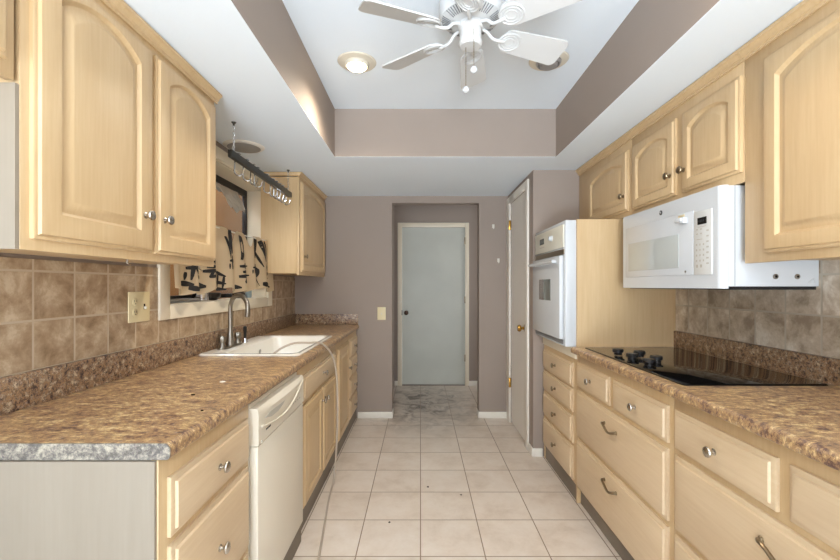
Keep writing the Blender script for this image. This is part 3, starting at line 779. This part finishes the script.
# cooktop
t = thing('cooktop', (1.225, 1.965, ZR), 'black glass electric cooktop set in the right worktop', 'cooktop')
bm = nb(); z = ZR
loft(bm, [rr(.957, 1.492, 1.51, 2.425, .015, z+.0005), rr(.957, 1.492, 1.51, 2.425, .015, z+.004), rr(.960, 1.489, 1.513, 2.422, .013, z+.006)])
obj('glass_top', bm, 'glassblk', t)
for x, y in ((1.03, 2.165), (1.03, 2.02), (1.03, 1.87), (1.108, 2.10), (1.108, 1.95)):
    bm = nb(); lathe(bm, [(.020, 0), (.020, .010), (.027, .014), (.0275, .026), (.024, .030), (0, .031)], (x, y, z+.0065), n=24)
    k_ = obj('burner_knob', bm, 'black', t)
# tiles right
bm = nb(); box(bm, XR-.008, XR-.0005, .56, OY0-.001, 1.0335, 1.52)
o = obj('tile_backsplash', bm, 'tile_r'); tag(o, 'daylight-paled travertine tile backsplash on the right wall behind the cooktop', 'backsplash')

# upper right cabinets
UR = 1.210
t = upper(-1, XR, UR, 1.551, 2.375, 1.690, 2.150, 'right wall cabinet with two small arched doors above the microwave')
door(t, -1, UR, 1.518+.04, 1.905, 1.728, 2.090, .06, (1.878, 1.825), mat='bronze', w=.05); door(t, -1, UR, 1.955, 2.350, 1.728, 2.090, .06, (1.983, 1.825), mat='bronze', w=.05)
crown(t, -1, XR, UR, 1.551, 2.375, 2.140, 2.182)
t = upper(-1, XR, UR, 2.377, 3.165, 1.704, 2.150, 'right wall cabinet with one small arched door above the wall oven')
door(t, -1, UR, 2.405, 2.96, 1.735, 2.090, .06, (2.435, 1.825), mat='bronze', w=.05)
crown(t, -1, XR, UR, 2.377, 3.165, 2.140, 2.182)
t = upper(-1, XR, UR, .62, 1.549, 1.384, 2.150, 'tall right wall cabinet with an arched door, cut by the right frame edge')
door(t, -1, UR, .90, 1.452, 1.415, 2.095, .085, (.93, 1.50)); 
crown(t, -1, XR, UR, .62, 1.549, 2.140, 2.182)

# ------------------------------------------------------------ microwave
MX, MY0, MY1, MZ0, MZ1 = 1.150, 1.588, 2.364, 1.290, 1.688
t = thing('microwave', (1.33, 1.975, MZ0), 'white over-the-range microwave with a broken handle, above the cooktop', 'microwave')
bm = nb(); box(bm, MX+.03, XR-.009, MY0, MY1, MZ0+.008, MZ1-.002, bev=.003); ca = obj('case', bm, 'appl', t)
obj('underside', B(MX+.04, XR-.012, MY0+.01, MY1-.01, MZ0-.004, MZ0+.009), 'black', t)
# front shell with softly rounded near and far edges
bm = nb(); P = []
for k in range(9):
    a = PI/2*k/8; P.append((MX+.029-.029*math.sin(a), MY0+.022-.022*math.cos(a)))
for k in range(9):
    a = PI/2*k/8; P.append((MX+.012-.012*math.cos(a), MY1-.012+.012*math.sin(a)))
P.append((MX+.0295, MY1)); 
loft(bm, [[(x, y, MZ0) for x, y in P], [(x, y, MZ1) for x, y in P]])
sh = obj('front_shell', bm, 'appl', t)
dp = obj('door', B(MX-.004, MX+.002, 1.745, 2.320, 1.348, 1.618, bev=.003), 'appl', t)
obj('door_window', B(MX-.0055, MX-.003, 1.842, 2.285, 1.380, 1.530, bev=.0008), 'mwin', dp)
bm = nb(); box(bm, MX-.024, MX-.003, 1.782, 1.812, 1.570, 1.598, bev=.004); box(bm, MX-.030, MX-.015, 1.790, 1.835, 1.578, 1.596, bev=.004)
obj('broken_handle_stub', bm, 'appl', dp)
bm = nb(); box(bm, MX-.0055, MX-.002, 1.800, 1.845, 1.600, 1.612, bev=.002); obj('glue_mark', bm, 'ivory', dp)
bm = nb(); lathe(bm, [(.005, 0), (.005, .002), (.003, .003)], (MX-.004, 1.795, 1.362), (-1,0,0), 12); obj('screw', bm, 'steel', dp)
cp = obj('control_panel', B(MX-.004, MX+.002, 1.634, 1.741, 1.346, 1.608, bev=.002), 'applgrey', t)
obj('display', B(MX-.005, MX-.0035, 1.662, 1.716, 1.552, 1.580), 'disp', cp)
bm = nb()
for dgt in range(4): 
    y = 1.706-dgt*.009; box(bm, MX-.0056, MX-.0048, y-.0025, y+.0025, 1.561, 1.571)
obj('display_digits', bm, 'frame', cp)
bm = nb()
for r_ in range(4):
    for c_ in range(3):
        y = 1.722-c_*.021; z = 1.470-r_*.022
        box(bm, MX-.0048, MX-.0038, y-.0032, y+.0032, z-.004, z+.004)
for r_ in range(7): box(bm, MX-.0048, MX-.0038, 1.650, 1.663, 1.520-r_*.022, 1.526-r_*.022)
for c_ in range(2):
    for r_ in range(2): box(bm, MX-.0048, MX-.0038, 1.690+c_*.024, 1.700+c_*.024, 1.512+r_*.018, 1.517+r_*.018)
box(bm, MX-.0048, MX-.0038, 1.688, 1.722, 1.490, 1.493); box(bm, MX-.0048, MX-.0038, 1.665, 1.715, 1.541, 1.543)
box(bm, MX-.0048, MX-.0038, 1.714, 1.724, 1.376, 1.388); box(bm, MX-.0048, MX-.0038, 1.690, 1.700, 1.376, 1.388)
obj('keypad_print', bm, 'dwgrey', cp)
bm = nb(); lathe(bm, [(.0115, 0), (.0115, .002), (.0095, .003), (0, .003)], (MX, 1.985, 1.650), (-1,0,0), 24); lg = obj('round_badge', bm, 'frame', t)
bm = nb(); tube(bm, [(MX-.0034, 1.985+.0062*math.cos(a), 1.650+.0062*math.sin(a)) for a in [2*PI*k/16 for k in range(13)]], .0009, 6)
tube(bm, [(MX-.0034, 1.985+.003*math.cos(a), 1.650+.003*math.sin(a)) for a in [2*PI*k/12 for k in range(10)]], .0008, 6); obj('badge_monogram', bm, 'chrome', lg)
for x in (1.358, 1.441):
    bm = nb(); lathe(bm, [(.010, 0), (.010, .003), (.005, .004), (.005, .002)], (x, MY0, 1.336), (0,-1,0), 16); s_ = obj('mounting_screw', bm, 'steel', ca)
    bm = nb(); lathe(bm, [(.0045, 0), (.0045, .0012)], (x, MY0-.0038, 1.336), (0,-1,0), 10); obj('screw_recess', bm, 'gap', s_)
bm = nb()
tube(bm, [(1.482, MY0-.0002, 1.310), (1.505, MY0-.0002, 1.330), (1.508, MY0-.0002, 1.308), (1.484, MY0-.0002, 1.308)], .001, 6)
obj('embossed_mark', bm, 'applgrey', ca)
bm = nb(); box(bm, MX+.052, MX+.054, MY0-.0006, MY0+.002, MZ0+.01, MZ1-.004); obj('case_seam', bm, 'fanvent', ca)

# ------------------------------------------------------------ doors
# hallway door
d1 = struct('door_1', B(-.238, .580, HY+.010, HY+.045, .012, 2.062), 'doorp', 'pale grey-green flat door at the end of the hallway')
bm = nb(); fy0, fy1 = HY-.014, HY+.010
box(bm, -.298, -.240, fy0, fy1, 0, 2.125, bev=.003); box(bm, .582, .632, fy0, fy1, 0, 2.125, bev=.003); box(bm, -.240, .582, fy0, fy1, 2.066, 2.125, bev=.003)
struct('door_frame', bm, 'casing', parent=d1)
bm = nb(); lathe(bm, [(.030, 0), (.030, .004), (.012, .008), (.012, .030), (.024, .036), (.029, .048), (.024, .060), (0, .064)], (-.185, HY+.010, .95), (0,-1,0), 20); struct('door_knob', bm, 'dkknob', parent=d1)
struct('strike_plate', B(-.245, -.237, HY-.016, HY-.012, .92, .985), 'dkknob', parent=d1)
for z in (.36, 1.12, 1.89): struct('hinge', B(.572, .586, HY-.016, HY+.009, z-.045, z+.045, bev=.002), 'bronze', parent=d1)
struct('threshold', B(-.24, .58, HY-.004, HY+.10, 0, .008), 'toe', parent=d1)
# pantry door on the right wall
d2 = struct('door_2', B(PX+.006, PX+.041, 3.378, 3.957, .010, 2.086), 'doorw', 'warm white flat pantry door on the right wall')
bm = nb()
box(bm, PX-.016, PX+.0, 3.284, 3.378, 0, 2.150, bev=.004); box(bm, PX-.016, PX+.0, 3.957, YB-.001, 0, 2.150, bev=.004); box(bm, PX-.016, PX+.0, 3.378, 3.957, 2.084, 2.150, bev=.004)
struct('door_frame', bm, 'white', parent=d2)
bm = nb(); lathe(bm, [(.032, 0), (.032, .004), (.013, .009), (.012, .030), (.024, .036), (.030, .048), (.025, .060), (0, .064)], (PX+.006, 3.440, .95), (-1,0,0), 20); struct('door_knob', bm, 'brass', parent=d2)
for z in (.38, 1.88): struct('hinge', B(PX-.020, PX+.0, 3.947, 3.972, z-.045, z+.045, bev=.002), 'brass', parent=d2)
# switch plate on back wall
t = thing('light_switch', (-.383, YB, .965), 'ivory single switch plate on the mauve wall left of the hallway', 'switch')
obj('plate', B(-.424, -.342, YB-.006, YB-.0003, .966, 1.092, bev=.002), 'ivory', t)
obj('toggle', B(-.388, -.378, YB-.016, YB-.005, 1.018, 1.036, bev=.002), 'ring', t)
for (px, py), lb in (((493.3, 227), 'upper small white adhesive hook on the mauve wall beside the pantry door'), ((498.4, 261), 'lower small white adhesive hook on the mauve wall beside the pantry door')):
    x = (px-420.5)/F*YB; z = H-(py-HZ)/F*YB
    t = thing('wall_hook', (x, YB, z-.02), lb, 'hook')
    bm = nb(); box(bm, x-.011, x+.011, YB-.005, YB-.0003, z-.012, z+.026, bev=.003); obj('backplate', bm, 'white', t)
    bm = nb(); tube(bm, [(x, YB-.004, z+.002), (x, YB-.010, z-.016), (x, YB-.020, z-.020), (x, YB-.026, z-.008)], .004, 8); obj('hook', bm, 'white', t)

# ------------------------------------------------------------ ceiling fan
fx, fy, bz = .197, 1.637, 2.300
t = thing('ceiling_fan', (fx, fy, ZT), 'white six-blade ceiling fan with pull chains under the raised ceiling', 'fan')
bm = nb(); lathe(bm, [(.075, ZT-.0005), (.075, ZT-.02), (.060, ZT-.05), (.060, 2.46)], (fx, fy, 0), n=32); obj('canopy', bm, 'fan', t)
bm = nb(); lathe(bm, [(.062, 2.470), (.105, 2.462), (.122, 2.440), (.125, 2.40), (.125, 2.37), (.115, 2.352), (.070, 2.332), (.045, 2.330)], (fx, fy, 0), n=40); mo = obj('motor_housing', bm, 'fan', t)
for k in range(60):
    if k % 10 in (0, 9): continue
    bm = nb()
    a = 2*PI*(k+.5)/60 + math.radians(81); c, s = math.cos(a), math.sin(a)
    p0 = Vector((fx+c*.080, fy+s*.080, 2.3345)); p1 = Vector((fx+c*.113, fy+s*.113, 2.3495))
    q = Vector((-s, c, 0))*.0016; up = Vector((0,0,.0012))
    loft(bm, [[p0-q*.7-up, p0+q*.7-up, p0+q*.7+up, p0-q*.7+up], [p1-q-up, p1+q-up, p1+q+up, p1-q+up]])
    obj('vent_slot', bm, 'fanvent', mo)
bm = nb(); lathe(bm, [(.050, 2.332), (.050, 2.318), (.043, 2.312), (.043, 2.262), (.046, 2.260), (.046, 2.254), (.038, 2.243), (0, 2.241)], (fx, fy, 0), n=32); sw = obj('switch_housing', bm, 'fan', t)
for dx, dy, z1_, z0_ in ((.008, -.043, 2.295, 2.135), (-.018, .0, 2.244, 2.078)):
    bm = nb(); n = int((z1_-z0_)/.006)
    tube(bm, [(fx+dx, fy+dy, z1_), (fx+dx, fy+dy, z0_)], .0011, 6)
    for k in range(n): lathe(bm, [(0, -.0018), (.0018, -.0009), (.0018, .0009), (0, .0018)], (fx+dx, fy+dy, z0_+k*.006), n=6)
    c_ = obj('pull_chain', bm, 'bronze', t)
    bm = nb(); lathe(bm, [(.001, .012), (.009, .009), (.0135, 0), (.012, -.007), (.006, -.012), (0, -.013)], (fx+dx, fy+dy, z0_-.004), n=18); obj('chain_ball', bm, 'appl', c_)
RB = .440
for k in range(6):
    th = math.radians(81+60*k); ca_, sa_ = math.cos(th), math.sin(th)
    pit = math.radians(-17)
    def W(r, tt, h):     # local radial, tangential, height (pitched)
        y_ = tt*math.cos(pit) - h*math.sin(pit); h_ = tt*math.sin(pit) + h*math.cos(pit)
        return Vector((fx + ca_*r - sa_*y_, fy + sa_*r + ca_*y_, bz + h_))
    # outline of blade
    out = []
    r0, r1 = .150, RB
    def half(r):
        v = (r-r0)/(r1-r0); return .050+.016*v
    for j in range(9): r = r0+.02+(r1-.03-r0-.02)*j/8; out.append((r, half(r)))
    for j in range(1, 6): a = PI/2*j/5; out.append((r1-.03+.03*math.sin(a), half(r1)-.03+.03*math.cos(a)))
    prof = out + [(r, -h) for r, h in reversed(out)]
    hb = half(r0+.02)
    prof += [(r0+.02-.03*math.sin(a), -hb*math.cos(a)) for a in [PI*j/8 for j in range(1, 8)]]
    bm = nb(); loft(bm, [[W(r, tt, 0) for r, tt in prof], [W(r, tt, .006) for r, tt in prof]])
    bl = obj('blade', bm, 'fan', t)
    # iron: curved arm + medallion rings under the blade
    bm = nb()
    arm = [Vector((fx+ca_*.046, fy+sa_*.046, 2.325)), Vector((fx+ca_*.075, fy+sa_*.075, 2.318)), Vector((fx+ca_*.100, fy+sa_*.100, 2.296)), W(.128, 0, -.008), W(.152, 0, -.005)]
    tube(bm, smoothpts(arm, 4), .0065, 10)
    for rad, tr in ((.040, .0032), (.029, .0026), (.018, .0022)):
        tube(bm, [W(.178+rad*1.15*math.cos(a), rad*math.sin(a), -.003) for a in [2*PI*j/24 for j in range(25)]], tr, 6)
    loft(bm, [[W(.178+.044*1.15*math.cos(2*PI*j/24), .044*math.sin(2*PI*j/24), -.002) for j in range(24)], [W(.178+.044*1.15*math.cos(2*PI*j/24), .044*math.sin(2*PI*j/24), -.0002) for j in range(24)]])
    obj('blade_iron', bm, 'fan', bl)

# ------------------------------------------------------------ recessed lights
def downlight(x, y, z, r, label, lit, eye=True):
    t = thing('recessed_light', (x, y, z), label, 'light')
    bm = nb(); lathe(bm, [(r*.62, -.0005), (r*.62, -.010), (r*.66, -.012), (r*.95, -.006), (r, -.0005)], (x, y, z), n=40, cap=False); obj('trim_ring', bm, 'ring' if eye else 'white', t)
    if eye:
        bm = nb(); lathe(bm, [(r*.64, -.001), (r*.62, -.018), (r*.56, -.026), (r*.50, -.026), (r*.5, -.006), (0, -.005)], (x, y, z), n=32, cap=False); obj('eyeball', bm, 'ring' if lit else 'lens', t)
        bm = nb(); lathe(bm, [(r*.44, -.006), (r*.47, -.026), (r*.40, -.036), (r*.2, -.041), (0, -.042)], (x, y, z), n=28); obj('bulb', bm, 'bulb' if lit else 'lens', t)
    else:
        bm = nb(); lathe(bm, [(r*.80, -.0125), (r*.78, -.0135), (0, -.0135)], (x, y, z), n=36); obj('lens', bm, 'lens', t)
downlight(-.345, 2.253, ZT, .105, 'lit warm recessed light in the raised ceiling left of the fan', True)
downlight(.690, 2.235, ZT, .105, 'unlit recessed light in the raised ceiling right of the fan', False)
downlight(-1.118, 2.63, ZC, .124, 'unlit recessed light in the low ceiling above the sink window', False, eye=False)
downlight(.690, 1.02, ZT, .105, 'added unseen recessed light, lit warm, just above the top of the frame', True)  # lamp added out of view to warm the left cabinets
for lx, ly, le in ((-.345, 2.253, 30), (.690, 1.02, 7)):  # the second spot belongs to the added lamp
  l = bpy.data.lights.new('recessed_lamp_glow', 'SPOT'); l.energy = le; l.color = (1, .86, .68) if ly > 2 else (1, .68, .38); l.spot_size = math.radians(158); l.spot_blend = 1.0; l.shadow_soft_size = .045
  o = bpy.data.objects.new('recessed_lamp_glow', l); o.location = (lx, ly, ZT-.11); COL.objects.link(o)

# ------------------------------------------------------------ hose and small litter
t = smoothpts([(-.86, 2.40, .90), (-.81, 2.43, .938), (-.75, 2.47, .960), (-.68, 2.52, .955), (-.62, 2.60, .940), (-.575, 2.68, .86), (-.553, 2.72, .74), (-.548, 2.74, .55), (-.552, 2.75, .33), (-.562, 2.74, .13), (-.568, 2.70, .035), (-.565, 2.62, .009),
               (-.548, 2.45, .007), (-.520, 2.25, .007), (-.490, 2.02, .007), (-.455, 1.75, .007), (-.41, 1.4, .007)], 8)
bm = nb(); tube(bm, t, .0062, 10)
o = obj('drain_hose', bm, 'hose'); tag(recenter(o), 'thin translucent hose running from the sink down onto the floor', 'hose')
def scrap(px, py, z, s, mat, name, label, cat):
    Y = (H-z)*F/(py-HZ); x = (px-420.5)/F*Y
    bm = nb(); n = 7; a0 = random.random()*6
    ring = [(s*random.uniform(.5, 1.2)*math.cos(a0+2*PI*k/n), s*random.uniform(.5, 1.2)*math.sin(a0+2*PI*k/n)) for k in range(n)]
    loft(bm, [[(x+u, Y+v, z+.0005) for u, v in ring], [(x+u*.8, Y+v*.8, z+.003) for u, v in ring]])
    o = obj(name, bm, mat); tag(recenter(o), label, cat)
scrap(222.9, 382, ZL, .012, 'paper', 'paper_scrap', 'tiny white paper scrap on the left worktop', 'scrap')
scrap(193, 395, ZL, .007, 'crumb', 'crumb', 'dark crumb on the left worktop nearest the dishwasher', 'crumb')
scrap(202, 411, ZL, .005, 'crumb', 'crumb', 'smallest dark crumb on the left worktop near its front edge', 'crumb')
scrap(428, 487, 0, .010, 'crumb', 'dry_leaf_bit', 'brown leaf bit on the floor tile right of the centre grout line', 'debris')
scrap(461, 495, 0, .007, 'crumb', 'dry_leaf_bit', 'small dark bit on the floor, the one farthest right', 'debris')
scrap(389.5, 522.5, 0, .007, 'crumb', 'dry_leaf_bit', 'small dark bit on the floor left of the centre grout line', 'debris')
